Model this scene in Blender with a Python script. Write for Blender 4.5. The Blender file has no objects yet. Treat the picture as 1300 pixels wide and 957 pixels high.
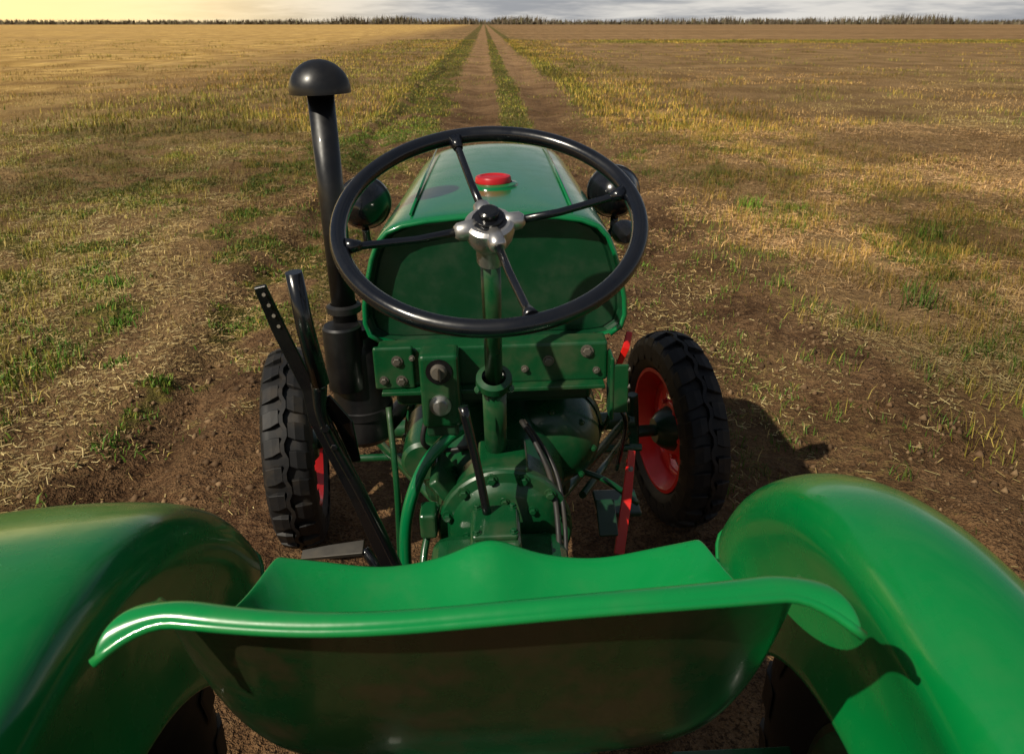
import bpy, math, random
import numpy as np
from mathutils import Vector, Matrix
random.seed(3); rng=np.random.default_rng(7)
scene=bpy.context.scene
scene.view_settings.view_transform='Standard'
scene.view_settings.look='None'
scene.view_settings.exposure=0

# ------------------------------------------------------------ helpers
def noded(name):
    m=bpy.data.materials.new(name); m.use_nodes=True
    nt=m.node_tree; return m,nt,nt.nodes['Principled BSDF']
def N(nt,t,**k):
    n=nt.nodes.new(t)
    for a,b in k.items(): setattr(n,a,b)
    return n
def noise(nt,scale,detail=4,rough=.55,vec=None):
    n=N(nt,'ShaderNodeTexNoise'); n.inputs['Scale'].default_value=scale
    n.inputs['Detail'].default_value=detail; n.inputs['Roughness'].default_value=rough
    if vec is not None: nt.links.new(vec,n.inputs['Vector'])
    return n.outputs['Fac']
def mrange(nt,v,a,b,c=0,d=1,smooth=True):
    n=N(nt,'ShaderNodeMapRange'); n.interpolation_type='SMOOTHSTEP' if smooth else 'LINEAR'
    nt.links.new(v,n.inputs[0])
    for i,x in enumerate((a,b,c,d)): n.inputs[i+1].default_value=x
    return n.outputs[0]
def mixc(nt,f,a,b,mode='MIX'):
    n=N(nt,'ShaderNodeMix',data_type='RGBA',blend_type=mode)
    for s,v in ((n.inputs[0],f),(n.inputs[6],a),(n.inputs[7],b)):
        if isinstance(v,(int,float)): s.default_value=v
        elif isinstance(v,tuple): s.default_value=(*v,1)
        else: nt.links.new(v,s)
    return n.outputs[2]
def math_(nt,op,a,b):
    n=N(nt,'ShaderNodeMath',operation=op)
    for s,v in ((n.inputs[0],a),(n.inputs[1],b)):
        if isinstance(v,(int,float)): s.default_value=v
        else: nt.links.new(v,s)
    return n.outputs[0]
def bump(nt,bsdf,h,strength,dist):
    b=N(nt,'ShaderNodeBump'); b.inputs['Strength'].default_value=strength; b.inputs['Distance'].default_value=dist
    nt.links.new(h,b.inputs['Height']); nt.links.new(b.outputs[0],bsdf.inputs['Normal'])

def paint(name,col,rough=.22,dirt=.25,coat=.4,metal=0,dust=(.10,.075,.045),lo=.45,hi=.78):
    m,nt,b=noded(name)
    tc=N(nt,'ShaderNodeTexCoord').outputs['Object']
    n1=noise(nt,11,4,.65,tc); n2=noise(nt,60,2,.6,tc)
    f=mrange(nt,n1,lo,hi,0,dirt)
    c=mixc(nt,f,col,dust)
    nt.links.new(c,b.inputs['Base Color'])
    nt.links.new(mrange(nt,n1,.3,.75,rough*.8,min(1,rough*1.7)),b.inputs['Roughness'])
    b.inputs['Metallic'].default_value=metal
    b.inputs['Coat Weight'].default_value=coat; b.inputs['Coat Roughness'].default_value=.07
    bump(nt,b,n2,.09,.002)
    return m
G =paint('green_paint',(.001,.165,.034),.20,.05,.3)
GH=paint('green_hood_paint',(.001,.135,.040),.17,.05,.45)
GS=paint('green_seat_paint',(.001,.195,.042),.24,.10,.25)
GU=paint('seat_underside_dark_paint',(.003,.022,.006),.26,.8,.25,0,(.024,.018,.008),.42,.62)  # near-black green with brown mottling, for the seat's outer faces
GD=paint('green_machine_paint',(.003,.054,.016),.28,.32,.2)
GDK=paint('dark_green_paint',(.002,.034,.012),.34,.12,.2)
BK=paint('black_gloss_paint',(.004,.0045,.006),.2,.08,.3,0,(.04,.03,.02))
BKR=paint('rim_black_bakelite',(.003,.004,.007),.22,.05,.25,0,(.04,.03,.02))
BM=paint('black_exhaust_paint',(.005,.005,.006),.36,.12,.1,0,(.04,.03,.02))
RED=paint('red_paint',(.62,.010,.007),.35,.15,.2)
CAPR=paint('red_cap_plastic',(.42,.006,.012),.4,.05,.1)
CH=paint('cast_aluminium',(.50,.49,.48),.3,.15,0,.9)
ST=paint('dirty_steel',(.22,.20,.17),.42,.6,0,.8)
LENS=paint('lamp_glass',(.6,.6,.6),.1,0,.5,.6)
m,nt,b=noded('tyre_rubber'); RUB=m
tc=N(nt,'ShaderNodeTexCoord').outputs['Object']
n1=noise(nt,14,4,.65,tc)
c=mixc(nt,mrange(nt,n1,.45,.75,0,.45),(.007,.007,.008),(.05,.037,.024))
nt.links.new(c,b.inputs['Base Color']); b.inputs['Roughness'].default_value=.6
b.inputs['Specular IOR Level'].default_value=.35

def finish(o,mat,parent,smooth,bevel=0,subs=0,solid=0,ang=40):
    if mat: o.data.materials.append(mat)
    if smooth:
        for p in o.data.polygons: p.use_smooth=True
    if solid:
        s=o.modifiers.new('solid','SOLIDIFY'); s.thickness=solid; s.offset=0
    if subs:
        s=o.modifiers.new('sub','SUBSURF'); s.levels=subs; s.render_levels=subs
    if bevel:
        s=o.modifiers.new('bev','BEVEL'); s.width=bevel; s.segments=3; s.limit_method='ANGLE'; s.angle_limit=math.radians(35)
    if parent: o.parent=parent
    return o
def mobj(name,vs,fs,mat,parent=None,smooth=True,**k):
    me=bpy.data.meshes.new(name); me.from_pydata([tuple(v) for v in vs],[],fs); me.update()
    o=bpy.data.objects.new(name,me); scene.collection.objects.link(o)
    return finish(o,mat,parent,smooth,**k)
def catmull(P,sub=6):
    P=[Vector(p) for p in P]; out=[]
    Q=[2*P[0]-P[1]]+P+[2*P[-1]-P[-2]]
    for i in range(1,len(Q)-2):
        for j in range(sub):
            t=j/sub
            out.append(.5*((2*Q[i])+(-Q[i-1]+Q[i+1])*t+(2*Q[i-1]-5*Q[i]+4*Q[i+1]-Q[i+2])*t*t+(-Q[i-1]+3*Q[i]-3*Q[i+1]+Q[i+2])*t**3))
    out.append(P[-1]); return out
def sweep(name,pts,r,mat,parent=None,n=14,closed=False,curve=False):
    if curve: pts=catmull(pts)
    pts=[Vector(p) for p in pts]; L=len(pts)
    if not hasattr(r,'__len__'): rr=[r]*L
    else: rr=[float(np.interp(i/(L-1)*(len(r)-1),range(len(r)),r)) for i in range(L)]
    vs=[];fs=[];nrm=None
    for i,p in enumerate(pts):
        if closed: t=pts[(i+1)%L]-pts[i-1]
        else: t=pts[min(i+1,L-1)]-pts[max(i-1,0)]
        t.normalize()
        if nrm is None:
            a=Vector((0,0,1)) if abs(t.z)<.9 else Vector((1,0,0))
            nrm=t.cross(a).normalized()
        nrm=(nrm-t*nrm.dot(t)).normalized(); bn=t.cross(nrm)
        for k in range(n):
            q=2*math.pi*k/n
            vs.append(p+rr[i]*(nrm*math.cos(q)+bn*math.sin(q)))
    for i in range(L if closed else L-1):
        j=(i+1)%L
        for k in range(n):
            k2=(k+1)%n; fs.append((i*n+k,i*n+k2,j*n+k2,j*n+k))
    if not closed:
        fs.append(tuple(range(n))[::-1]); fs.append(tuple((L-1)*n+k for k in range(n)))
    o=mobj(name,vs,fs,mat,parent,True)
    if not closed:
        o.data.polygons[-1].use_smooth=False;o.data.polygons[-2].use_smooth=False
    return o
def lathe(name,prof,org,axis,mat,parent=None,n=36,smooth=True,bevel=0,ang=32):
    org=Vector(org); ax=Vector(axis).normalized()
    a=Vector((0,0,1)) if abs(ax.z)<.9 else Vector((1,0,0))
    u=ax.cross(a).normalized(); v=ax.cross(u)
    vs=[];fs=[]
    for r,h in prof:
        for k in range(n):
            q=2*math.pi*k/n; vs.append(org+ax*h+max(r,1e-4)*(u*math.cos(q)+v*math.sin(q)))
    for i in range(len(prof)-1):
        for k in range(n):
            k2=(k+1)%n; fs.append((i*n+k,(i+1)*n+k,(i+1)*n+k2,i*n+k2))
    o=mobj(name,vs,fs,mat,parent,smooth)
    if smooth:
        try:
            o.data.set_sharp_from_angle(angle=math.radians(ang))
        except Exception: pass
    return o
def cyl(name,p0,p1,r,mat,parent=None,n=24,ch=.12):
    p0=Vector(p0);p1=Vector(p1);L=(p1-p0).length;c=r*ch
    return lathe(name,[(0,0),(r-c,0),(r,c),(r,L-c),(r-c,L),(0,L)],p0,p1-p0,mat,parent,n,ang=25)
def box(name,c,s,mat,parent=None,bevel=.004,rot=(0,0,0),taper=None):
    vs=[]
    for z in (-.5,.5):
        for (x,y) in ((-.5,-.5),(.5,-.5),(.5,.5),(-.5,.5)):
            t=taper if (taper and z>0) else 1
            vs.append((x*s[0]*t,y*s[1]*t,z*s[2]))
    fs=[(3,2,1,0),(4,5,6,7),(0,1,5,4),(1,2,6,5),(2,3,7,6),(3,0,4,7)]
    o=mobj(name,vs,fs,mat,parent,False,bevel=bevel); o.location=c; o.rotation_euler=[math.radians(a) for a in rot]; return o
def bar(name,pts,w,th,mat,parent=None,wdir=(1,0,0),bevel=.0015):
    pts=[Vector(p) for p in pts]; vs=[];fs=[];L=len(pts)
    ws=w if hasattr(w,'__len__') else [w]*L
    for i,p in enumerate(pts):
        t=(pts[min(i+1,L-1)]-pts[max(i-1,0)]).normalized()
        a=Vector(wdir); a=(a-t*a.dot(t)).normalized(); b_=t.cross(a)
        for su,sv in ((-1,-1),(1,-1),(1,1),(-1,1)):
            vs.append(p+a*su*ws[i]/2+b_*sv*th/2)
    for i in range(L-1):
        for k in range(4):
            k2=(k+1)%4; fs.append((i*4+k,i*4+k2,(i+1)*4+k2,(i+1)*4+k))
    fs.append((3,2,1,0)); fs.append(tuple((L-1)*4+k for k in range(4)))
    return mobj(name,vs,fs,mat,parent,False,bevel=bevel)
def bolts(name,lst,mat,parent):
    vs=[];fs=[]
    for pos,ax,r,h in lst:
        pos=Vector(pos);ax=Vector(ax).normalized()
        a=Vector((0,0,1)) if abs(ax.z)<.9 else Vector((1,0,0))
        u=ax.cross(a).normalized();v=ax.cross(u)
        for n,prof in ((14,[(r*1.45,-.002),(r*1.45,h*.25),(r*1.0,h*.26)]),(6,[(r,h*.2),(r,h*.9),(r*.8,h),(.0001,h)])):
            base=len(vs)
            for rr,hh in prof:
                for k in range(n):
                    q=2*math.pi*k/n; vs.append(pos+ax*hh+rr*(u*math.cos(q)+v*math.sin(q)))
            for i in range(len(prof)-1):
                for k in range(n):
                    k2=(k+1)%n; fs.append((base+i*n+k,base+(i+1)*n+k,base+(i+1)*n+k2,base+i*n+k2))
    return mobj(name,vs,fs,mat,parent,False)

# ------------------------------------------------------------ noise fns
def vnoise(x,y,seed=0):
    xi=np.floor(x);yi=np.floor(y);xf=x-xi;yf=y-yi
    def h(a,b):
        s=np.sin(a*127.1+b*311.7+seed*74.7)*43758.5453
        return s-np.floor(s)
    u=xf*xf*(3-2*xf);v=yf*yf*(3-2*yf)
    return (h(xi,yi)*(1-u)+h(xi+1,yi)*u)*(1-v)+(h(xi,yi+1)*(1-u)+h(xi+1,yi+1)*u)*v
def fbm(x,y,seed=0,o=4):
    s=0;a=.5;t=0
    for i in range(o):
        s=s+a*vnoise(x*2**i+i*17.3,y*2**i-i*9.1,seed+i);t+=a;a*=.5
    return s/t
def sm(v,a,b):
    t=np.clip((v-a)/(b-a),0,1);return t*t*(3-2*t)
def band(x,a,b,w): return sm(x,a-w,a+w)*(1-sm(x,b-w,b+w))
def masks(x,y):
    wob=(fbm(x*.6,y*.35,3)-.5)*1.3+(fbm(x*2.5,y*2.0,31)-.5)*.6
    wf=1-.6*sm(y,12,40)
    xx=x+wob*wf
    dirt=band(xx,-1.70,1.95,.28)
    far=sm(y,6,11)
    n1=fbm(x*.9,y*.7,11); n2=fbm(x*3.2,y*2.6,12)
    g=band(xx,-2.3,-.80,.25)*far*np.maximum(sm(n2,.30,.48),.6*sm(y,15,30))*.95
    g=np.maximum(g,band(xx,1.95,2.8,.2)*sm(y,12,20)*.75)
    g=np.maximum(g,band(x+wob*.2,.28,.84,.10)*sm(y,5,9)*(.6+.4*sm(n2,.35,.5)))
    g=np.maximum(g,band(xx,-4.4,-1.25,.4)*sm(n1*.5+n2*.5,.495,.575)*(1-sm(y,9,15)*.6)*.95)
    g=np.maximum(g,band(xx,1.95,3.8,.4)*sm(n1*.5+n2*.5,.52,.61)*.75)
    g=np.maximum(g,band(x+wob*.5,2.0,5.2,.7)*sm(n2,.43,.61)*.48)
    g=np.maximum(g,band(x+wob*.6,-8,-1.8,.8)*sm(n2,.44,.62)*.52)
    g=np.maximum(g,sm(n1,.58,.68)*.26)
    g=np.maximum(g,band(x,9,900,5)*band(y,70,84,4)*.6)
    dirt=dirt*(1-g*.7)
    dry=1-np.maximum(dirt,band(xx,-2.6,2.3,.4)*.6)
    dry=dry*(.6+.4*sm(fbm(x*1.3,y*1.1,77),.40,.56))
    return dirt,g,dry
def gz(x,y):
    z=.026*x*np.exp(-(x/2.6)**4)*np.exp(-np.clip(y-4,0,None)/4)
    amp=np.exp(-np.clip(y-30,0,None)/40)
    k=1-np.exp(-((np.abs(x)-.65)/.35)**2-((y-2.4)/.5)**2)
    z=z+amp*k*(.07*(fbm(x*.9,y*.6,21)-.5)+.055*(fbm(x*3.5,y*3.0,22)-.5)+.034*(fbm(x*12,y*12,23,3)-.5))
    w=(fbm(x*0+1,y*.3,5)-.5)*.3
    z=z-.05*amp*k*(np.exp(-((x+w+.1)/.28)**2)+np.exp(-((x+w-1.25)/.28)**2)+np.exp(-((x+w*2+1.55)/.15)**2)*1.2)
    z=z+.040*amp*np.exp(-((x+w*2+1.82)/.17)**2)
    return z

# ------------------------------------------------------------ ground
m,nt,b=noded('earth_and_stubble'); EARTH=m
P=N(nt,'ShaderNodeNewGeometry').outputs['Position']
at=N(nt,'ShaderNodeAttribute'); at.attribute_name='veg'
sep=N(nt,'ShaderNodeSeparateColor'); nt.links.new(at.outputs['Color'],sep.inputs[0])
dirt,grn,dry=sep.outputs[0],sep.outputs[1],sep.outputs[2]
px=N(nt,'ShaderNodeSeparateXYZ'); nt.links.new(P,px.inputs[0])
nA=noise(nt,.55,3,.6,P)
nB=noise(nt,2.2,4,.65,P); nC=noise(nt,18,4,.75,P); nD=noise(nt,90,3,.75,P)
mp=N(nt,'ShaderNodeMapping'); mp.inputs['Scale'].default_value=(2.2,.10,1); nt.links.new(P,mp.inputs[0])
nR=noise(nt,1.0,3,.6,mp.outputs[0])
mp2=N(nt,'ShaderNodeMapping'); mp2.inputs['Scale'].default_value=(.012,.07,1); nt.links.new(P,mp2.inputs[0])
nF=noise(nt,1.0,3,.6,mp2.outputs[0])
dc=mixc(nt,mrange(nt,nB,.35,.68),(.070,.037,.018),(.185,.105,.050))
dc=mixc(nt,mrange(nt,nC,.42,.62,0,.65),dc,(.245,.150,.076))
dc=mixc(nt,mrange(nt,nD,.48,.62,0,.8),dc,(.026,.015,.009))
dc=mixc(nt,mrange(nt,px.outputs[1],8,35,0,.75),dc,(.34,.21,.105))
tanc=mixc(nt,mrange(nt,nC,.38,.60),(.078,.045,.021),(.30,.190,.082))
tanc=mixc(nt,mrange(nt,nD,.42,.60,0,.75),tanc,(.43,.295,.13))
tanc=mixc(nt,mrange(nt,nB,.45,.70,0,.55),tanc,(.115,.070,.033))
tanc=mixc(nt,mrange(nt,nR,.45,.65,0,.45),tanc,(.155,.098,.047))
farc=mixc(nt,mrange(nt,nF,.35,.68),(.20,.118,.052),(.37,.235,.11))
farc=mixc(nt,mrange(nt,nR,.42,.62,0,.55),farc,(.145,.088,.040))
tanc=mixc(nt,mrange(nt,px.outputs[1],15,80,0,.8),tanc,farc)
haze_gold=mixc(nt,mrange(nt,nR,.4,.65),(.50,.315,.095),(.74,.50,.17))  # golden straw, with the left-hand sun haze painted into its colour
haze_gold=mixc(nt,mrange(nt,nF,.4,.65,0,.35),haze_gold,(.38,.235,.08))
tanc=mixc(nt,math_(nt,'MULTIPLY',mrange(nt,px.outputs[0],-4.5,-17),.92),tanc,haze_gold)
gc=mixc(nt,mrange(nt,nC,.4,.62),(.052,.064,.012),(.18,.155,.032))
gc=mixc(nt,mrange(nt,nD,.45,.6,0,.65),gc,(.034,.024,.010))
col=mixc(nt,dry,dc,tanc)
gm=mrange(nt,math_(nt,'ADD',grn,math_(nt,'MULTIPLY',math_(nt,'SUBTRACT',nC,.5),1.5)),.25,.75,0,.85)
col=mixc(nt,gm,col,gc)
tone=mixc(nt,mrange(nt,nA,.35,.65),(.74,.70,.66),(1.14,1.14,1.14))
col=mixc(nt,1.0,col,tone,'MULTIPLY')
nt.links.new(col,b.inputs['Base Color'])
b.inputs['Roughness'].default_value=.95; b.inputs['Specular IOR Level'].default_value=.1
bump(nt,b,nC,1.0,.06)

def gridobj(name,X,Y,dz,mat):
    gx,gy=np.meshgrid(X,Y); fx=gx.ravel();fy=gy.ravel()
    z=gz(fx,fy)+dz; d,g,s=masks(fx,fy)
    nx,ny=len(X),len(Y)
    i=np.arange(nx*ny).reshape(ny,nx)
    q=np.stack([i[:-1,:-1],i[:-1,1:],i[1:,1:],i[1:,:-1]],-1).reshape(-1,4)
    me=bpy.data.meshes.new(name)
    me.vertices.add(nx*ny); me.vertices.foreach_set('co',np.stack([fx,fy,z],-1).astype(np.float32).ravel())
    me.loops.add(q.size); me.loops.foreach_set('vertex_index',q.ravel().astype(np.int32))
    me.polygons.add(len(q)); me.polygons.foreach_set('loop_start',np.arange(0,q.size,4,dtype=np.int32))
    me.polygons.foreach_set('use_smooth',np.ones(len(q),bool))
    me.update(calc_edges=True)
    a=me.attributes.new('veg','FLOAT_COLOR','POINT')
    a.data.foreach_set('color',np.stack([d,g,s,np.ones_like(d)],-1).astype(np.float32).ravel())
    me.materials.append(mat)
    o=bpy.data.objects.new(name,me); scene.collection.objects.link(o); return o
def geo(a,b,r):
    o=[a];s=.06
    while o[-1]<b: s*=r; o.append(o[-1]+s)
    return np.array(o[1:])
Xn=np.arange(-6,6.01,.04); Xp=geo(6,3500,1.07)
X=np.concatenate([-Xp[::-1],Xn,Xp])
Y=np.concatenate([-geo(0,60,1.25)[::-1],np.arange(0,9.01,.04),geo(9,5000,1.025)])
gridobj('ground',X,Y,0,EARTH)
Xr=X[(X>-1.4)&(X<1.75)]
gridobj('dirt_road',Xr,Y,.004,EARTH)

# ------------------------------------------------------------ vegetation meshes
def vcmat(name,rough=.7):
    m,nt,b=noded(name); a=N(nt,'ShaderNodeAttribute'); a.attribute_name='Col'
    nt.links.new(a.outputs['Color'],b.inputs['Base Color']); b.inputs['Roughness'].default_value=rough
    b.inputs['Specular IOR Level'].default_value=.2
    return m
VG=vcmat('grass_blades',.6); VS=vcmat('dry_straw',.8); VT=vcmat('bare_twigs',.9)
def rawmesh(name,co,faces4,faces3,col,mat):
    me=bpy.data.meshes.new(name)
    me.vertices.add(len(co)); me.vertices.foreach_set('co',co.astype(np.float32).ravel())
    idx=np.concatenate([faces4.ravel(),faces3.ravel()]).astype(np.int32)
    me.loops.add(len(idx)); me.loops.foreach_set('vertex_index',idx)
    st=np.concatenate([np.arange(len(faces4))*4,len(faces4)*4+np.arange(len(faces3))*3]).astype(np.int32)
    me.polygons.add(len(st)); me.polygons.foreach_set('loop_start',st)
    me.update(calc_edges=True)
    a=me.attributes.new('Col','FLOAT_COLOR','POINT')
    a.data.foreach_set('color',np.concatenate([col,np.ones((len(col),1))],1).astype(np.float32).ravel())
    me.materials.append(mat)
    o=bpy.data.objects.new(name,me); scene.collection.objects.link(o); return o
def patch(x,y,col):
    """slow colour variation between stands of plants"""
    p=fbm(x*.8,y*.45,91,4)[:,None]; q=fbm(x*.25,y*.12,95,3)[:,None]
    t=sm(p,.34,.64); u=sm(q,.35,.62)
    return col*(.56+.66*t)*np.concatenate([.90+.25*u,.98+.02*u,.9+.1*u],1)
def blades(x,y,L,W,lean,az,col,z0=None):
    n=len(x); z=gz(x,y)-.003 if z0 is None else z0
    if z0 is None: col=patch(x,y,col)
    dx=np.cos(az);dy=np.sin(az); face=az+np.pi/2+rng.normal(0,.5,n)
    sx=np.cos(face)*W/2; sy=np.sin(face)*W/2
    h1=L*.55; l1=lean*.6; l2=lean*1.5
    mx=x+dx*h1*np.sin(l1); my=y+dy*h1*np.sin(l1); mz=z+h1*np.cos(l1)
    tx=mx+dx*L*.45*np.sin(l2); ty=my+dy*L*.45*np.sin(l2); tz=mz+L*.45*np.cos(l2)
    co=np.stack([np.stack([x-sx,y-sy,z],-1),np.stack([x+sx,y+sy,z],-1),
        np.stack([mx+sx*.8,my+sy*.8,mz],-1),np.stack([mx-sx*.8,my-sy*.8,mz],-1),np.stack([tx,ty,tz],-1)],1).reshape(-1,3)
    b_=np.arange(n)*5
    f4=np.stack([b_,b_+1,b_+2,b_+3],-1); f3=np.stack([b_+3,b_+2,b_+4],-1)
    return co,f4,f3,np.repeat(col,5,0)
def litter(x,y,L,W,az,tilt,col):
    n=len(x); z=gz(x,y)+.003+rng.random(n)*.008; col=patch(x,y,col)
    ax=np.cos(az)*L/2;ay=np.sin(az)*L/2;dz=np.sin(tilt)*L/2
    sx=-np.sin(az)*W/2;sy=np.cos(az)*W/2; z=z+np.abs(dz)*.8
    co=np.stack([np.stack([x-ax-sx,y-ay-sy,z-dz],-1),np.stack([x+ax-sx,y+ay-sy,z+dz],-1),
        np.stack([x+ax+sx,y+ay+sy,z+dz+.001],-1),np.stack([x-ax+sx,y-ay+sy,z-dz+.001],-1)],1).reshape(-1,3)
    b_=np.arange(n)*4
    return co,np.stack([b_,b_+1,b_+2,b_+3],-1),np.zeros((0,3),int),np.repeat(col,4,0)
def cand(n,y0,y1,xs=.74,pad=1.0,pw=1.0):
    y=y0+(y1-y0)*rng.random(n)**pw
    hw=y*xs+pad; x=(rng.random(n)*2-1)*hw
    return x,y
def colmix(n,cs,j=.25):
    cs=np.array(cs); a=cs[rng.integers(0,len(cs),n)]; return a*(1+(rng.random((n,1))*2-1)*j)
def wheel_clear(x,y):
    return ~((np.abs(x)<.85)&(y<2.9))
parts=[]
x,y=cand(950000,1.2,14,pw=.9); d,g,s=masks(x,y)
cl=fbm(x*7,y*7,41,3)
keep=(rng.random(len(x))<g*sm(cl,.41,.59)*.8)&wheel_clear(x,y); x,y=x[keep],y[keep];n=len(x)
hgt=.35+1.2*fbm(x*2.2,y*2.2,43)
broad=(x<-1)&(rng.random(n)<.5)
L=(.016+.040*rng.random(n))*hgt*(1+.8*(x>1.5)); W=np.where(broad,.0075,.0035)*(.7+.6*rng.random(n))
cg=colmix(n,[(.065,.15,.012),(.09,.17,.018),(.13,.18,.024),(.055,.105,.012)])
cy=colmix(n,[(.22,.185,.03),(.31,.23,.045),(.15,.155,.025)])
my=(rng.random(n)<np.clip(.15+.55*sm(np.abs(x),2.2,4),0,1))[:,None]
parts.append(blades(x,y,L,W,.2+rng.random(n)*.75,rng.random(n)*6.283,np.where(my,cy,cg)))
x,y=cand(500000,1.6,16,pw=.85); d,g,s=masks(x,y); cl=fbm(x*3.5,y*3.5,47,3)
v=np.maximum(band(x,2.1,5.4,.6),band(x,-7.5,-2.4,.8)); keep=rng.random(len(x))<v*sm(cl,.50,.64)*.5
x,y=x[keep],y[keep];n=len(x)
parts.append(blades(x,y,.03+.09*rng.random(n),.0032*(.6+.8*rng.random(n)),.1+rng.random(n)*.8,rng.random(n)*6.283,
   colmix(n,[(.24,.20,.026),(.34,.24,.045),(.15,.165,.018),(.42,.295,.075)])))
x,y=cand(600000,13,85,pw=1.15); d,g,s=masks(x,y); cl=fbm(x*1.8,y*1.2,49,3)
v=np.maximum(band(x,1.9,5.3,.7),band(x,-8,-1.8,1.0)*.9)
p=np.maximum(g*.9,v*sm(cl,.42,.62)*.6); keep=rng.random(len(x))<p*.8
x,y=x[keep],y[keep];n=len(x);sc=.6+y/40
short=(np.abs(x)<1.9)
L=(.05+.10*rng.random(n))*np.where(short,.5,1.1)
cg=colmix(n,[(.115,.155,.018),(.155,.178,.022),(.09,.12,.015)]); cy=colmix(n,[(.29,.225,.03),(.42,.295,.05),(.22,.19,.026),(.48,.34,.08)])
my=(rng.random(n)<np.where(short,.32,.70))[:,None]
parts.append(blades(x,y,L,.010*sc*(.6+.8*rng.random(n)),.1+rng.random(n)*.6,rng.random(n)*6.283,np.where(my,cy,cg)))
for (tx,ty,nb,hh) in [(2.62,4.45,26,.19),(2.9,3.55,22,.13),(2.72,4.7,14,.12),(2.45,3.0,14,.07),(1.9,4.9,14,.07),(3.6,6.2,30,.17),(4.2,5.6,26,.14),(2.5,7.4,30,.15),(1.15,5.6,10,.05),
     (-2.15,4.5,40,.07),(-1.95,3.9,30,.05),(-2.5,5.2,40,.08),(-1.6,3.0,26,.05),(-1.9,2.5,30,.05),(-1.35,5.4,26,.06),(-1.45,6.6,30,.07)]:
    n=nb*3; x=tx+rng.normal(0,.035+hh*.25,n);y=ty+rng.normal(0,.035+hh*.25,n)
    parts.append(blades(x,y,hh*(.4+.7*rng.random(n)),.006*(.6+.8*rng.random(n)),.1+rng.random(n)*.8,rng.random(n)*6.283,
       colmix(n,[(.08,.18,.018),(.12,.21,.025),(.06,.12,.014)])))
def join(name,parts,mat):
    off=0;cs=[];f4s=[];f3s=[];cc=[]
    for co,f4,f3,c in parts:
        cs.append(co);f4s.append(f4+off);f3s.append(f3+off);cc.append(c);off+=len(co)
    return rawmesh(name,np.concatenate(cs),np.concatenate(f4s),np.concatenate(f3s),np.concatenate(cc),mat)
join('grass',parts,VG)
parts=[]
x,y=cand(950000,1.6,15,pw=.95); d,g,s=masks(x,y); cl=fbm(x*2.6,y*2.6,51,4)
keep=(rng.random(len(x))<(s*.95*sm(cl,.30,.56)+.012))&wheel_clear(x,y); x,y=x[keep],y[keep];n=len(x)
parts.append(litter(x,y,.010+.050*rng.random(n)**2.0,.0012+.0019*rng.random(n)+y*.0001,rng.random(n)*6.283,rng.normal(0,.15,n),
   colmix(n,[(.40,.275,.115),(.49,.355,.165),(.29,.19,.08),(.17,.11,.05),(.58,.44,.23)])))
x,y=cand(230000,1.6,32,pw=1.0); d,g,s=masks(x,y); cl=fbm(x*1.8,y*1.2,53,4)
keep=rng.random(len(x))<s*sm(cl,.36,.60)*.65; x,y=x[keep],y[keep];n=len(x)
parts.append(blades(x,y,.02+.05*rng.random(n),.0022+.0025*rng.random(n)+y*.0003,.1+rng.random(n)*.9,rng.random(n)*6.283,
   colmix(n,[(.46,.32,.12),(.34,.23,.08),(.56,.41,.18),(.24,.16,.065)])))
join('dry_straw',parts,VS)
x,y=cand(30000,1.2,12); d,g,s=masks(x,y); keep=(rng.random(len(x))<d*.8+.05)&wheel_clear(x,y); x,y=x[keep],y[keep];n=len(x)
r=.003+.018*rng.random(n)**4; base=np.array([(1,0,0),(-1,0,0),(0,1,0),(0,-1,0),(0,0,1),(0,0,-1)])
co=base[None]*r[:,None,None]*(.6+.8*rng.random((n,6,3)))+np.stack([x,y,gz(x,y)+.005],-1)[:,None]
tri=np.array([(0,2,4),(2,1,4),(1,3,4),(3,0,4),(2,0,5),(1,2,5),(3,1,5),(0,3,5)])
f3=(tri[None]+(np.arange(n)*6)[:,None,None]).reshape(-1,3)
rawmesh('soil_clods',co.reshape(-1,3),np.zeros((0,4),int),f3,np.repeat(colmix(n,[(.13,.078,.04),(.19,.122,.064),(.09,.053,.027)]),6,0),VS)

# ------------------------------------------------------------ distant tree line
n=46000
x=rng.uniform(-1300,1300,n); y=640+rng.uniform(-18,18,n)+x*.02
dens=fbm(x*.010,x*0,61,4); big=fbm(x*.07,x*0+4,63,3)
H=(4.2+5.2*sm(dens,.30,.70)*(.3+.9*big))*(.30+.75*rng.random(n))
keep=rng.random(n)<(.45+.55*sm(big,.3,.55)); x,y,H=x[keep],y[keep],H[keep]; n=len(x)
W=.22+.40*rng.random(n); W[rng.random(n)<.2]*=3.0
co1=blades(x,y,H,W,rng.random(n)*.4,rng.random(n)*6.283,colmix(n,[(.12,.095,.064),(.16,.128,.088),(.095,.076,.053),(.13,.115,.06)]),z0=np.zeros(n)-.2)
m2=9000; x=rng.uniform(-1300,1300,m2);y=630+rng.uniform(-5,5,m2)+x*.02
co2=blades(x,y,.6+1.8*rng.random(m2),2+3*rng.random(m2),rng.random(m2)*.2,np.full(m2,1.57),colmix(m2,[(.085,.068,.044),(.12,.10,.06)]),z0=np.zeros(m2)-.2)
join('tree_line',[co1,co2],VT)

# ============================================================ TRACTOR
T=bpy.data.objects.new('tractor',None); scene.collection.objects.link(T)
T.location=(.036,0,0); T.rotation_euler=(0,math.radians(-1.5),0)

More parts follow.
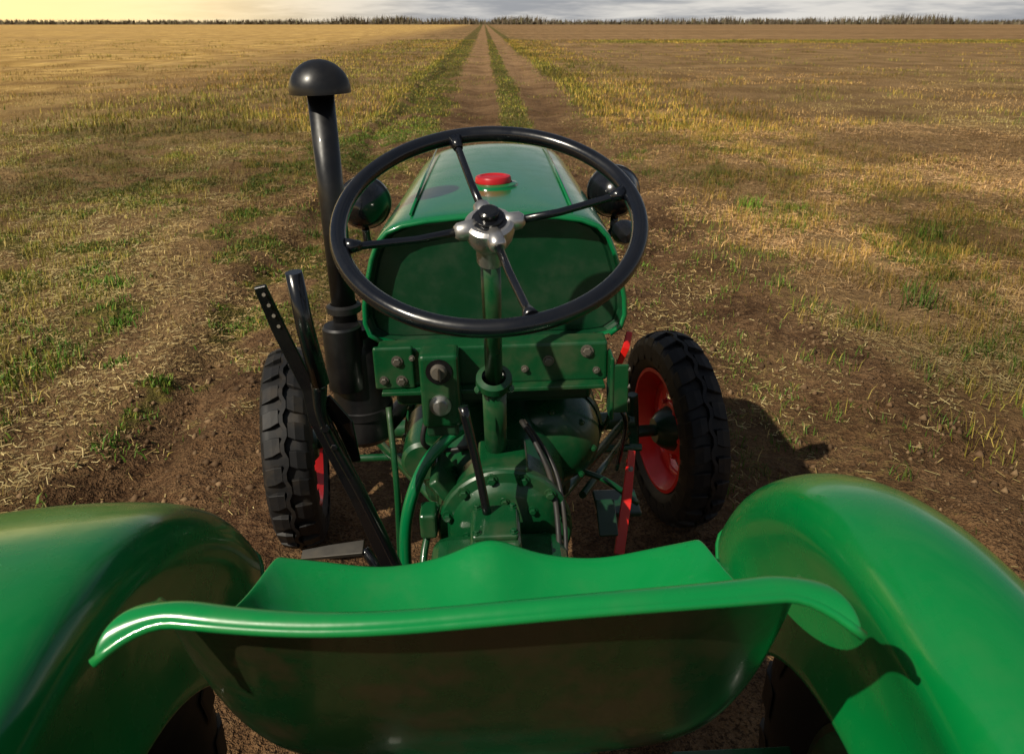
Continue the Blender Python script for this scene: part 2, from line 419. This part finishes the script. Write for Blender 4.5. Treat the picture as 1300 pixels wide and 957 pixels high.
# ---- hood
half=[(0,0),(.06,-.001),(.12,-.005),(.165,-.012),(.195,-.024),(.214,-.044),(.227,-.075),(.238,-.115),(.248,-.165),(.250,-.20),(.243,-.225),(.222,-.240),(.19,-.244)]
hx=.008
def hoodsec(Yv,ztop,sx=1,sz=1):
    pts=[(xx*sx,Yv,ztop+zz*sz) for xx,zz in half]
    q=[(-a,b_,c_) for a,b_,c_ in pts[::-1]]+pts[1:]
    return [(a+hx+(Yv-1.43)*.014,b_,c_) for a,b_,c_ in q]
secs=[]
for Yv,zt,sx,sz in [(1.425,1.302,.985,.98),(1.43,1.307,1,1),(1.445,1.309,1.004,1.01),(1.6,1.311,1.005,1.15),(1.9,1.312,1.0,1.5),(2.2,1.311,.99,1.7),(2.36,1.306,.98,1.7),(2.42,1.290,.955,1.66),(2.45,1.25,.90,1.55),(2.46,1.20,.84,1.4)]:
    secs.append(hoodsec(Yv,zt,sx,sz))
nn=len(secs[0]); vs=[p for s_ in secs for p in s_]; fs=[]
for i in range(len(secs)-1):
    for k in range(nn-1): fs.append((i*nn+k,i*nn+k+1,(i+1)*nn+k+1,(i+1)*nn+k))
mobj('hood',vs,fs,GH,T,True,subs=2,solid=.004)
mobj('hood_grille',hoodsec(2.455,1.20,.84,1.4),[tuple(range(nn))],GDK,T,False)
f=hoodsec(1.440,1.302,.985,.975)
f2=hoodsec(1.456,1.296,.955,.94); f3_=hoodsec(1.453,1.292,.93,.92)
vs=f+f2+f3_; fs=[]
for i in range(2):
    for k in range(nn): fs.append((i*nn+k,i*nn+(k+1)%nn,(i+1)*nn+(k+1)%nn,(i+1)*nn+k))
fs.append(tuple(range(2*nn,3*nn)))
mobj('bulkhead',vs,fs,GDK,T,False,bevel=.002)
lip=hoodsec(1.426,1.303,.99,.985)
sweep('hood_rear_lip',lip[1:-1],.0050,GH,T,n=10)
sweep('hood_bead_left',[(-.150+hx,1.46,1.3045),(-.150+hx,1.9,1.305),(-.148+hx,2.34,1.299)],.003,GH,T,n=8)
sweep('hood_bead_right',[(.150+hx,1.46,1.3045),(.154+hx,1.9,1.305),(.158+hx,2.34,1.299)],.003,GH,T,n=8)
lathe('fuel_neck',[(.052,0),(.050,.006),(.040,.009)],(.014,1.68,1.310),(0,0,1),GH,T)
lathe('fuel_cap',[(.034,.002),(.038,.006),(.038,.014),(.036,.018),(.028,.0195),(.024,.017),(.0,.017)],(.014,1.68,1.313),(0,0,1),CAPR,T)
for s_,yy,zz in ((-1,1.98,1.220),(1,1.98,1.228)):
    xl=s_*.312+.004
    q=.90
    lathe('headlamp',[(.0,-.075),(.02*q,-.073),(.042*q,-.062),(.058*q,-.04),(.067*q,-.012),(.070*q,.0),(.074*q,.004),(.074*q,.016),(.066*q,.02)],(xl,yy,zz),(0,1,0),BK,T)
    lathe('headlamp_lens',[(.066*q,.018),(.05*q,.026),(0,.031)],(xl,yy,zz),(0,1,0),LENS,T)
    sweep('headlamp_bracket',[(xl,yy-.02,zz-.06),(xl-s_*.01,yy-.02,zz-.10),(s_*.235,yy,zz-.11)],.010,BK,T,curve=True)
lathe('width_lamp',[(0,-.03),(.018,-.026),(.026,-.008),(.028,.006),(.02,.01)],(.30,1.72,1.19),(0,1,0),BK,T)

# ---- exhaust
ex,ey=-.291,1.50
sweep('exhaust_pipe',[(ex,ey,1.08),(ex,ey,1.535)],.0240,BM,T,n=28)
lathe('exhaust_collar',[(.026,0),(.034,.002),(.034,.014),(.026,.018)],(ex,ey,1.105),(0,0,1),BM,T)
lathe('muffler',[(0,0),(.05,.0),(.058,.012),(.058,.205),(.052,.22),(.036,.232),(.034,.25),(.0,.25)],(ex+.016,ey+.01,.82),(0,0,1),BM,T)
lathe('muffler_clamp',[(.0585,0),(.0615,.002),(.0615,.018),(.0585,.02)],(ex+.016,ey+.01,.88),(0,0,1),BM,T)
lathe('muffler_neck',[(.036,0),(.038,.004),(.038,.13),(.034,.134),(0,.134)],(ex-.003,ey-.03,.955),(0,0,1),BM,T)
dome=[(.0545*math.cos(a),.052*math.sin(a)) for a in np.linspace(0,math.pi/2,12)]
lathe('exhaust_rain_cap',[(.050,-.006),(.0545,-.006)]+dome,(ex,ey,1.526),(0,0,1),BM,T,ang=60)
sweep('exhaust_elbow',[(ex+.012,ey+.01,.84),(ex+.03,ey+.08,.79),(-.2,1.75,.80)],.022,BM,T,curve=True)

# ---- steering wheel + column
tilt=math.radians(26); C=Vector((.004,1.06,1.384)); ny=Vector((0,-math.sin(tilt),math.cos(tilt))); fw=Vector((0,math.cos(tilt),math.sin(tilt))); rx=Vector((1,0,0))
R=.2025
sweep('steering_wheel_rim',[C+R*(rx*math.cos(a)+fw*math.sin(a)) for a in np.linspace(0,2*math.pi,97)[:-1]],.0115,BKR,T,n=18,closed=True)
hub=C-ny*.012
for i in range(4):
    a=math.radians(14+90*i); dv=rx*math.cos(a)+fw*math.sin(a)
    sweep(f'spoke_{i+1}',[hub+dv*.035,hub+dv*.10+ny*.0,C+dv*(R-.022)-ny*.003,C+dv*(R-.004)],[.0060,.0055,.0055,.0080],BKR,T,n=12)
    sweep(f'hub_lug_{i+1}',[hub+dv*.012,hub+dv*.044,hub+dv*.049],[.0150,.0120,.008],CH,T,n=14)
    sweep(f'spoke_ferrule_{i+1}',[C+dv*(R-.028)-ny*.003,C+dv*(R-.008)],[.0068,.0120],BKR,T,n=12)
lathe('steering_hub',[(.0,-.062),(.020,-.062),(.0205,-.035),(.027,-.028),(.032,-.018),(.035,-.004),(.034,.006),(.029,.010),(.0,.010)],hub,ny,CH,T)
lathe('hub_nut',[(.024,.009),(.024,.012),(.0205,.013),(.0205,.017),(.014,.018),(.014,.026),(.011,.028),(0,.028)],hub,ny,BK,T,n=24)
base=Vector((0,1.315,.86))
dcol=(base-hub).normalized()
def onc(t): return hub+(base-hub)*t
sweep('steering_column',[onc(.09),onc(.62)],.0145,GD,T,n=20)
sweep('steering_column_lower',[onc(.60),onc(1.12)],.0205,GD,T,n=20)
lathe('column_flange',[(.0205,0),(.030,.003),(.031,.016),(.024,.020),(.024,.03),(.0205,.034)],onc(.56),dcol,GD,T)
lathe('column_foot',[(.0205,0),(.030,.01),(.040,.035),(.040,.05),(.0,.05)],onc(.94),dcol,GD,T)
bolts('column_bolts',[(onc(.60)+Vector((s_*.026,-.016,0)),(s_*.4,-1,.3),.005,.008) for s_ in (-1,1)],GD,T)

# ---- dash cross plate and control box
box('dash_crossmember',(.0,1.405,1.030),(.435,.05,.080),GD,T,.006)
box('dash_lower_lip',(.0,1.385,.988),(.42,.06,.008),GD,T,.002)
box('dash_under_shelf',(.0,1.46,.965),(.38,.12,.05),GDK,T,.01)
box('dash_gusset_left',(-.185,1.374,1.035),(.075,.012,.085),GD,T,.005)
box('control_box',(-.098,1.350,1.005),(.072,.06,.145),GD,T,.008)
box('control_box_lower',(-.098,1.352,.925),(.060,.05,.03),GDK,T,.006)
lathe('key_switch',[(.0,.014),(.012,.014),(.014,.010),(.016,.0)],(-.098,1.320,1.047),(0,-1,.1),ST,T)
bar('ignition_key',[(-.098,1.308,1.047),(-.094,1.288,1.052)],.022,.003,ST,T,(0,0,1))
lathe('switch_escutcheon',[(.024,0),(.024,.003),(.0,.003)],(-.098,1.3205,1.047),(0,-1,0),BK,T)
lathe('glow_plug_button',[(.020,0),(.020,.005),(.014,.007),(.012,.014),(.0,.015)],(-.099,1.320,.980),(0,-1,0),CH,T)
bl=[]
for xx,zz,rr in [(-.178,1.050,.0075),(-.205,1.012,.006),(-.172,1.010,.0075),(-.15,1.055,.004),(.105,1.035,.0075),(.178,1.052,.0085),(.196,1.012,.005),(.06,1.02,.005)]:
    bl.append(((xx,1.3675 if xx<-.14 else 1.3795,zz),(0,-1,0),rr,.007))
bolts('dash_bolts',bl,ST,T)
box('dash_bracket_right',(.222,1.37,.985),(.008,.05,.13),GD,T,.004)
box('dash_bracket_right_flange',(.236,1.350,.985),(.034,.006,.10),GD,T,.004)
for i,zz in enumerate((.955,.985,1.02)):
    cyl(f'bracket_pin_{i}',(.222,1.352,zz),(.256,1.352,zz+.004),.005,ST,T,12)
bar('throttle_lever',[(.245,1.44,.985),(.262,1.44,1.03),(.270,1.45,1.060)],[.010,.014,.012],.006,RED,T)
sweep('throttle_rod',[(.25,1.44,.99),(.24,1.55,.80),(.20,1.7,.7)],.005,GD,T,curve=True,n=8)
sweep('throttle_rod_lower',[(.225,1.40,.94),(.255,1.38,.90),(.26,1.5,.72)],.005,BK,T,curve=True,n=8)

# ---- engine, bell housing, gearbox
box('engine_block',(0,1.98,.76),(.36,.62,.46),GDK,T,.03)
for i in range(9):
    box(f'cooling_fin_{i+1}',(0,1.98,.84+.022*i),(.43,.40,.006),GDK,T,.002)
box('engine_front_cover',(0,2.33,.82),(.36,.10,.50),GDK,T,.03)
box('oil_sump',(0,1.95,.50),(.26,.60,.10),GDK,T,.03)
lathe('bell_housing',[(0,.0),(.098,0),(.112,.008),(.118,.03),(.128,.09),(.145,.16),(.175,.24),(.198,.29),(.204,.33),(.214,.335),(.214,.36),(.20,.365),(.0,.37)],(0.0,1.32,.735),(0,1,0),GD,T,n=56)
bolts('bell_bolts',[((.209*math.cos(a),1.652,.735+.209*math.sin(a)),(0,-1,0),.008,.012) for a in np.linspace(0,2*math.pi,17)[:-1]],GD,T)
lathe('flywheel_cover',[(.0,0),(.05,.004),(.085,.02),(.105,.05),(.112,.11),(.115,.2)],(.118,1.46,.785),(0,1,.05),GD,T,n=40)
lathe('flywheel_cover_band',[(.1135,.10),(.119,.104),(.119,.124),(.114,.128)],(.118,1.46,.785),(0,1,.05),GD,T,n=40)
bolts('flywheel_cover_bolts',[((.118+.088*math.cos(a),1.482,.785+.088*math.sin(a)),(0,-1,0),.005,.007) for a in np.linspace(0,2*math.pi,9)[:-1]],GD,T)
lathe('starter_boss',[(.0,0),(.038,.0),(.045,.008),(.045,.18),(.0,.18)],(-.150,1.42,.80),(0,1,0),GD,T)
lathe('gearbox_flange',[(.0,0),(.080,0),(.090,.006),(.100,.014),(.118,.016),(.122,.020),(.122,.036),(.118,.040),(.108,.042),(.104,.06),(.102,.13)],(.012,1.20,.775),(0,1,0),GD,T,n=48)
bolts('gearbox_bolts',[((.012+.109*math.cos(a),1.2155,.775+.109*math.sin(a)),(0,-1,0),.0075,.011) for a in np.linspace(0,2*math.pi,13)[:-1]+.2],GD,T)
bolts('gearbox_cover_bolts',[((.012+.070*math.cos(a),1.200,.775+.070*math.sin(a)),(0,-1,0),.006,.008) for a in np.linspace(0,2*math.pi,9)[:-1]],GD,T)
box('gearbox_top_rib',(.012,1.275,.885),(.09,.11,.03),GD,T,.008)
box('gearbox_side_rib',(-.10,1.30,.84),(.02,.12,.06),GD,T,.006,rot=(0,-35,0))
box('gearbox_body',(.0,.90,.66),(.24,.60,.26),GD,T,.03)
box('gear_selector_tower',(-.005,1.11,.815),(.092,.12,.09),GD,T,.010,taper=.9)
box('gear_tower_cap',(-.005,1.11,.864),(.075,.09,.012),GD,T,.005)
bolts('tower_bolts',[((-.005+sx*.03,1.11+sy*.036,.870),(0,0,1),.005,.006) for sx in (-1,1) for sy in (-1,1)],GD,T)
sweep('gear_lever',[(-.018,1.13,.868),(-.030,1.14,.95),(-.050,1.16,1.055)],[.0075,.007,.0085],BK,T,curve=True,n=12)
sweep('green_curved_pipe',[(-.055,1.36,.915),(-.095,1.33,.900),(-.135,1.30,.865),(-.165,1.27,.80),(-.178,1.26,.72),(-.18,1.26,.60)],.0115,GH,T,curve=True)
sweep('green_brake_rod',[(-.20,1.36,.96),(-.19,1.30,.82),(-.195,1.28,.62)],.006,GD,T,curve=True,n=8)
HOSE=paint('rubber_hose',(.012,.012,.012),.5,.4,0)
sweep('hose_thick',[(.05,1.34,.93),(.075,1.28,.91),(.098,1.24,.86),(.105,1.18,.80),(.10,1.10,.74)],.0050,HOSE,T,curve=True,n=10)
sweep('hose_thin',[(.055,1.36,.92),(.085,1.30,.90),(.11,1.25,.86),(.118,1.19,.80),(.112,1.11,.74)],.0040,HOSE,T,curve=True,n=10)
sweep('wiring_loom',[(-.125,1.37,.95),(-.14,1.36,.88),(-.10,1.40,.84),(-.03,1.38,.86)],.005,HOSE,T,curve=True,n=8)
sweep('clutch_link',[(-.11,1.24,.82),(-.135,1.20,.75),(-.14,1.12,.68)],.007,GD,T,curve=True,n=8)
box('clutch_yoke',(-.125,1.22,.80),(.03,.05,.05),GD,T,.006)
cyl('cross_shaft',(-.30,1.30,.60),(.34,1.30,.60),.013,GD,T,16)
cyl('cross_shaft_collar',(.17,1.30,.60),(.21,1.30,.60),.024,GD,T,16)
bar('red_lever',[(.252,1.395,.575),(.275,1.455,.665),(.292,1.50,.765)],[.022,.022,.016],.008,RED,T,(1,0,0))
bolts('red_lever_bolt',[((.286,1.474,.735),(0,-1,.6),.004,.005)],ST,T)
box('right_footboard_bracket',(.27,1.55,.60),(.10,.10,.012),GDK,T,.004)
sweep('right_link',[(.16,1.55,.70),(.24,1.52,.68),(.31,1.50,.63)],.007,GD,T,curve=True,n=8)
box('right_pedal',(.225,1.40,.665),(.04,.08,.008),GDK,T,.003,rot=(35,0,0))
bar('hand_lever_bar',[(-.334,1.12,1.282),(-.320,1.135,1.21),(-.290,1.15,1.100),(-.281,1.15,1.05),(-.235,1.155,.90),(-.185,1.17,.70)],[.018,.022,.022,.034,.028,.026],.007,BK,T,(1,0,.3))
for i,t in enumerate((0,.33,.66,1)):
    p=Vector((-.331,1.12,1.270)).lerp(Vector((-.320,1.134,1.215)),t)
    lathe(f'lever_hole_{i}',[(.0028,0),(.0028,.0006),(0,.0006)],p+Vector((.002,-.0042,.0)),(0,-1,0.2),ST,T,n=12)
sweep('hand_lever_grip',[(-.284,1.125,1.300),(-.279,1.13,1.21),(-.268,1.135,1.115)],[.0125,.0135,.0140],BK,T,n=20)
sweep('hand_lever_stem',[(-.270,1.135,1.12),(-.272,1.145,1.04),(-.225,1.15,.90),(-.17,1.17,.70)],[.013,.009,.009,.009],BK,T,curve=True)
bar('lever_ratchet',[(-.27,1.16,1.08),(-.245,1.165,1.03),(-.235,1.18,.95)],[.02,.03,.015],.005,BK,T)
for i,(a_,b2) in enumerate([((-.27,1.15,1.035),.008),((-.26,1.15,1.0),.006)]):
    bolts(f'lever_pivot_{i}',[(Vector(a_)+Vector((0,-.006,0)),(0,-1,0.1),b2,.008)],BK,T)
PED=paint('worn_pedal_steel',(.05,.045,.038),.45,.5,0,.3)
bar('clutch_pedal',[(-.385,1.30,.675),(-.33,1.295,.685),(-.262,1.29,.695)],[.02,.026,.030],.010,PED,T,(0,1,.4))
sweep('clutch_pedal_arm',[(-.262,1.29,.69),(-.235,1.27,.66),(-.22,1.30,.60)],.010,BK,T,curve=True)

# ---- chassis / rear axle
box('rear_axle_housing',(0,.62,.56),(.36,.28,.30),GD,T,.04)
cyl('rear_axle',(-.50,.62,.52),(.50,.62,.52),.06,GD,T)
bar('seat_spring',[(0,.95,.80),(0,.70,.86),(0,.60,.93),(0,.62,.975)],.06,.012,BK,T)
# ---- front axle
cyl('front_axle_beam',(-.50,2.36,.385),(.46,2.36,.385),.030,GD,T)
box('front_axle_pivot',(0,2.34,.46),(.14,.12,.16),GDK,T,.015)
cyl('tie_rod',(-.50,2.22,.36),(.46,2.22,.36),.012,GD,T,12)
for s_,o_ in ((-1,0),(1,-.055)):
    cyl('king_pin',(s_*.515+o_,2.36,.30),(s_*.505+o_,2.36,.48),.020,GDK,T)
    cyl('stub_axle',(s_*.515+o_,2.37,.335),(s_*.64+o_,2.38,.335),.020,GDK,T)
    bar('steering_arm',[(s_*.51+o_,2.36,.365),(s_*.49+o_,2.22,.365)],.03,.014,GD,T)
    sweep('radius_rod',[(s_*.43,2.34,.40),(s_*.20,1.85,.47),(s_*.12,1.65,.52)],.013,GD,T,n=12)
sweep('drag_link',[(.42,2.24,.40),(.30,1.90,.50),(.20,1.62,.58)],.009,GD,T,n=10)

# ---- wheels
def wheel(name,loc,R,w,rimR,nl,steer,lugH,rear=False):
    E=bpy.data.objects.new(name,None); scene.collection.objects.link(E); E.parent=T
    E.location=loc; E.rotation_euler=(0,0,math.radians(steer))
    h=w/2; k=R-rimR; RM=GDK if rear else RED
    pr=[(rimR+.0,-h*.66),(rimR+.012,-h*.74),(rimR+.2*k,-h*.92),(rimR+.45*k,-h*1.0),(rimR+.70*k,-h*.96),(rimR+.88*k,-h*.82),(R-.014,-h*.55),(R-.010,0)]
    pr=pr+[(a,-b_) for a,b_ in pr[-2::-1]]
    lathe('tyre',pr,(0,0,0),(1,0,0),RUB,E,n=96,ang=80)
    vs=[];fs=[]
    st=[(.16*h,R-.016,R+lugH*.3),(.45*h,R-.02,R+lugH*.15),(.80*h,R-.030,R-.010+lugH*.1),(.96*h,R-.055,R-.034),(1.02*h,R-.085,R-.078)]
    sk=.10 if rear else .055
    lw=math.pi/nl*(.60 if rear else .72)
    for s_ in (-1,1):
        for i in range(nl):
            a0=2*math.pi*(i+(.5 if s_>0 else 0))/nl; b0=len(vs)
            for j,(xx,r0,r1) in enumerate(st):
                ac=a0+sk*(xx/h)
                ww=lw*(1 if j>0 else .8)
                for (aa,rr) in ((ac-ww,r0),(ac-ww*.85,r1),(ac+ww*.85,r1),(ac+ww,r0)):
                    vs.append((s_*xx,rr*math.cos(aa),rr*math.sin(aa)))
            for j in range(len(st)-1):
                for q in range(3):
                    fs.append((b0+j*4+q,b0+j*4+q+1,b0+(j+1)*4+q+1,b0+(j+1)*4+q))
            fs.append((b0,b0+1,b0+2,b0+3)); e=b0+(len(st)-1)*4; fs.append((e+3,e+2,e+1,e))
    mobj('tread_lugs',vs,fs,RUB,E,False,bevel=.002)
    if not rear:
        vs=[];fs=[];n=nl*4
        for i in range(n):
            a=2*math.pi*i/n; o_=.005*(1 if (i//2)%2 else -1)
            for xx,rr in ((-.008+o_,R-.012),(-.006+o_,R+.005),(.006+o_,R+.005),(.008+o_,R-.012)): vs.append((xx,rr*math.cos(a),rr*math.sin(a)))
        for i in range(n):
            j=(i+1)%n
            for q in range(3): fs.append((i*4+q,i*4+q+1,j*4+q+1,j*4+q))
        mobj('tread_rib',vs,fs,RUB,E,False)
    rp=[(rimR+.004,-h*.70),(rimR+.008,-h*.78),(rimR-.004,-h*.80),(rimR-.012,-h*.66),(rimR-.022,-h*.40),(rimR-.038,-h*.15),(rimR-.04,h*.1),(rimR-.022,h*.5),(rimR-.012,h*.66),(rimR-.004,h*.80),(rimR+.008,h*.78),(rimR+.004,h*.7)]
    lathe('rim',rp,(0,0,0),(1,0,0),RM,E,n=72,ang=50)
    sd=1 if loc[0]>0 else -1
    vs=[];fs=[];na=96
    rings=[(rimR-.036,h*.02*sd),(rimR*.74,h*.16*sd),(rimR*.48,-h*.02*sd),(rimR*.42,-h*.10*sd),(rimR*.30,-h*.08*sd),(.001,-h*.08*sd)]
    for r_,x_ in rings:
        for q in range(na):
            a=2*math.pi*q/na; vs.append((x_,r_*math.cos(a),r_*math.sin(a)))
    for i in range(len(rings)-1):
        for q in range(na):
            if i==1 and (q%16)<10: continue
            q2=(q+1)%na; fs.append((i*na+q,i*na+q2,(i+1)*na+q2,(i+1)*na+q))
    mobj('wheel_disc',vs,fs,RM,E,True,solid=.004)
    lathe('hub_drum',[(0,-h*.9*sd),(rimR*.20,-h*.88*sd),(rimR*.30,-h*.6*sd),(rimR*.38,-h*.10*sd)],(0,0,0),(1,0,0),GDK,E,n=30)
    lathe('hub_cap',[(rimR*.24,-h*.06*sd),(rimR*.22,h*.5*sd),(rimR*.1,h*.62*sd),(0,h*.64*sd)],(0,0,0),(1,0,0),GDK,E,n=30)
    bolts('wheel_bolts',[((-h*.10*sd,rimR*.46*math.cos(a),rimR*.46*math.sin(a)),(-sd,0,0),.008,.012) for a in np.linspace(0,2*math.pi,7)[:-1]],RM,E)
wheel('front_wheel_right',(.594,2.385,.335),.328,.146,.205,24,10,.014)
wheel('front_wheel_left',(-.665,2.36,.335),.328,.150,.205,24,8,.014)
wheel('rear_wheel_right',(.550,.62,.490),.485,.19,.29,22,0,.03,True)
wheel('rear_wheel_left',(-.59,.62,.490),.485,.19,.29,22,0,.03,True)

# ---- rear fenders
def fender(name,sd,xi,xo,cy,cz,Rf,kind):
    w=xo-xi; A=np.radians(np.linspace(29,172,48)); vs=[];fs=[]
    for a in A:
        rb=min(max(.39,.27/max(math.sin(a),.05)),Rf-.06)
        inner=[(0,rb),(.0,rb+.012),(.0,rb+(Rf-.06-rb)*.30),(-.0,rb+(Rf-.06-rb)*.75),(.0,Rf-.062),(.004,Rf-.040),(.012,Rf-.022),(.027,Rf-.009)]
        if kind=='round':
            outer=[(.055,Rf-.001),(.085,Rf+.001),(.115,Rf-.005),(.140,Rf-.018),(.162,Rf-.040),(.180,Rf-.070),(.193,Rf-.108),(.200,Rf-.148),(.197,Rf-.155)]
        else:
            outer=[(.055,Rf-.001),(w*.38,Rf+.002),(w*.6,Rf-.002),(w*.78,Rf-.012),(w*.90,Rf-.028),(w*.97,Rf-.052),(w,Rf-.085),(w-.004,Rf-.092)]
        pr=inner+outer
        t=(math.degrees(a)-29)/143
        rec=.014*max(0,min(1,min(t,1-t)*14-.6))
        for j,(o_,r) in enumerate(pr):
            oo=o_+(rec if j in (2,3) else 0)
            vs.append((sd*(xi+oo),cy+r*math.cos(a),cz+r*math.sin(a)))
    k=len(pr)
    for i in range(len(A)-1):
        for j in range(k-1):
            q=(i*k+j,i*k+j+1,(i+1)*k+j+1,(i+1)*k+j); fs.append(q if sd>0 else q[::-1])
    mobj(name,vs,fs,G,T,True,subs=1,solid=.004)
    sweep(name+'_edge_bead',[vs[j] for j in range(k)],.0045,G,T,n=8)
fender('fender_right',1,.375,.583,.62,.49,.635,'round')
fender('fender_left',-1,.398,.77,.60,.50,.635,'wide')
box('fender_stay_left',(-.30,.75,.72),(.16,.05,.01),GD,T,.003)
box('fender_stay_right',(.30,.75,.72),(.16,.05,.01),GD,T,.003)

# ---- seat (pressed steel pan)
rows=[(.832,1.000,.248,.020,-.03),(.828,1.012,.252,.020,-.02),(.815,1.019,.256,.022,-.01),(.78,1.000,.262,.042,0),(.72,.978,.266,.075,0),(.64,.966,.268,.12,0),(.575,.972,.266,.160,0),(.532,1.005,.264,.165,.012),(.505,1.065,.260,.13,.024),(.482,1.135,.252,.085,.030),(.464,1.200,.244,.035,.031),(.454,1.238,.240,.006,.031),
 (.448,1.252,.246,.0,.031),(.443,1.2555,.256,.0,.031),(.438,1.2555,.264,-.002,.030),(.4345,1.253,.268,-.005,.029),(.4335,1.2495,.269,-.008,.029)]
U=np.linspace(-1,1,61); vs=[];fs=[]
for ri,(yc,zc,w,rise,fwd) in enumerate(rows):
    for u in U:
        ex_=3.4 if ri<5 else (5 if ri<7 else 7)
        x_=u*w; z_=zc+rise*abs(u)**ex_; y_=yc+fwd*abs(u)**2.2
        if ri>=11:
            tip=max(0,(abs(u)-.80)/.20)**1.8*(ri-10)/6
            y_-=.026*tip; z_-=.016*tip
        fr=max(0,1-ri/6)
        z_+=.026*math.exp(-(x_/.045)**2)*fr - .008*math.exp(-((abs(x_)-.13)/.06)**2)*fr
        y_-=.012*math.exp(-((abs(x_)-.13)/.07)**2)*max(0,1-ri/3)
        if ri>=9: z_+=.0045*math.sin(x_*15+.4)
        vs.append((x_-.010,y_,z_))
k=len(U)
for i in range(len(rows)-1):
    for j in range(k-1): fs.append((i*k+j,(i+1)*k+j,(i+1)*k+j+1,i*k+j+1))
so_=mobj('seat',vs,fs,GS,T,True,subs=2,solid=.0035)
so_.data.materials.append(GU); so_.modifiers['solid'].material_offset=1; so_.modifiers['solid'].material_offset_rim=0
sweep('seat_rolled_edge',[Vector(vs[(len(rows)-1)*k+j]) for j in range(k)],.0038,GS,T,n=10)
sweep('seat_front_edge',[Vector(vs[j]) for j in range(k)],.0035,GS,T,n=10)

# ============================================================ light, world, camera
el=math.radians(43); tr=Vector((.76*math.cos(el),.65*math.cos(el),-math.sin(el))).normalized()
sd=bpy.data.lights.new('sun','SUN'); sd.energy=5.0; sd.angle=math.radians(.5); sd.color=(1,.91,.75)
so=bpy.data.objects.new('sun',sd); scene.collection.objects.link(so)
so.rotation_euler=tr.to_track_quat('-Z','Y').to_euler(); so.location=(-5,-4,8)
w=bpy.data.worlds.new('World'); scene.world=w; w.use_nodes=True; nt=w.node_tree
bg=nt.nodes['Background']; bg.inputs[1].default_value=.05
sky=N(nt,'ShaderNodeTexSky',sky_type='NISHITA'); sky.sun_disc=False; sky.sun_elevation=el
sky.sun_rotation=math.atan2(-tr.x,-tr.y)
gcd=N(nt,'ShaderNodeTexCoord').outputs['Generated']
sx=N(nt,'ShaderNodeSeparateXYZ'); nt.links.new(gcd,sx.inputs[0])
mp=N(nt,'ShaderNodeMapping'); mp.inputs['Scale'].default_value=(1.6,1.6,14); nt.links.new(gcd,mp.inputs[0])
cn=noise(nt,2.6,5,.62,mp.outputs[0])
lowc=mixc(nt,mrange(nt,cn,.36,.60),(7.0,7.2,7.6),(15.0,14.4,13.4))
hic=mixc(nt,mrange(nt,cn,.40,.62,0,.9),sky.outputs[0],(4.8,4.9,5.1))
c=mixc(nt,mrange(nt,sx.outputs[2],.03,.16),lowc,hic)
warm=math_(nt,'MULTIPLY',mrange(nt,sx.outputs[0],-.02,-.50),mrange(nt,sx.outputs[2],.20,0.0))
c=mixc(nt,math_(nt,'MULTIPLY',warm,.97),c,(28,20.5,9.0))
nt.links.new(c,bg.inputs[0])
w.cycles.sampling_method='MANUAL'; w.cycles.sample_map_resolution=256
cam=bpy.data.cameras.new('camera'); cam.lens=28; cam.sensor_width=36; cam.clip_end=8000; cam.clip_start=.02; cam.shift_y=-.035
cam.dof.use_dof=True; cam.dof.focus_distance=1.6; cam.dof.aperture_fstop=13
co=bpy.data.objects.new('camera',cam); scene.collection.objects.link(co)
co.location=(0,0,1.63); co.rotation_euler=(math.radians(90-21.8),0,math.radians(-1.87))
scene.camera=co
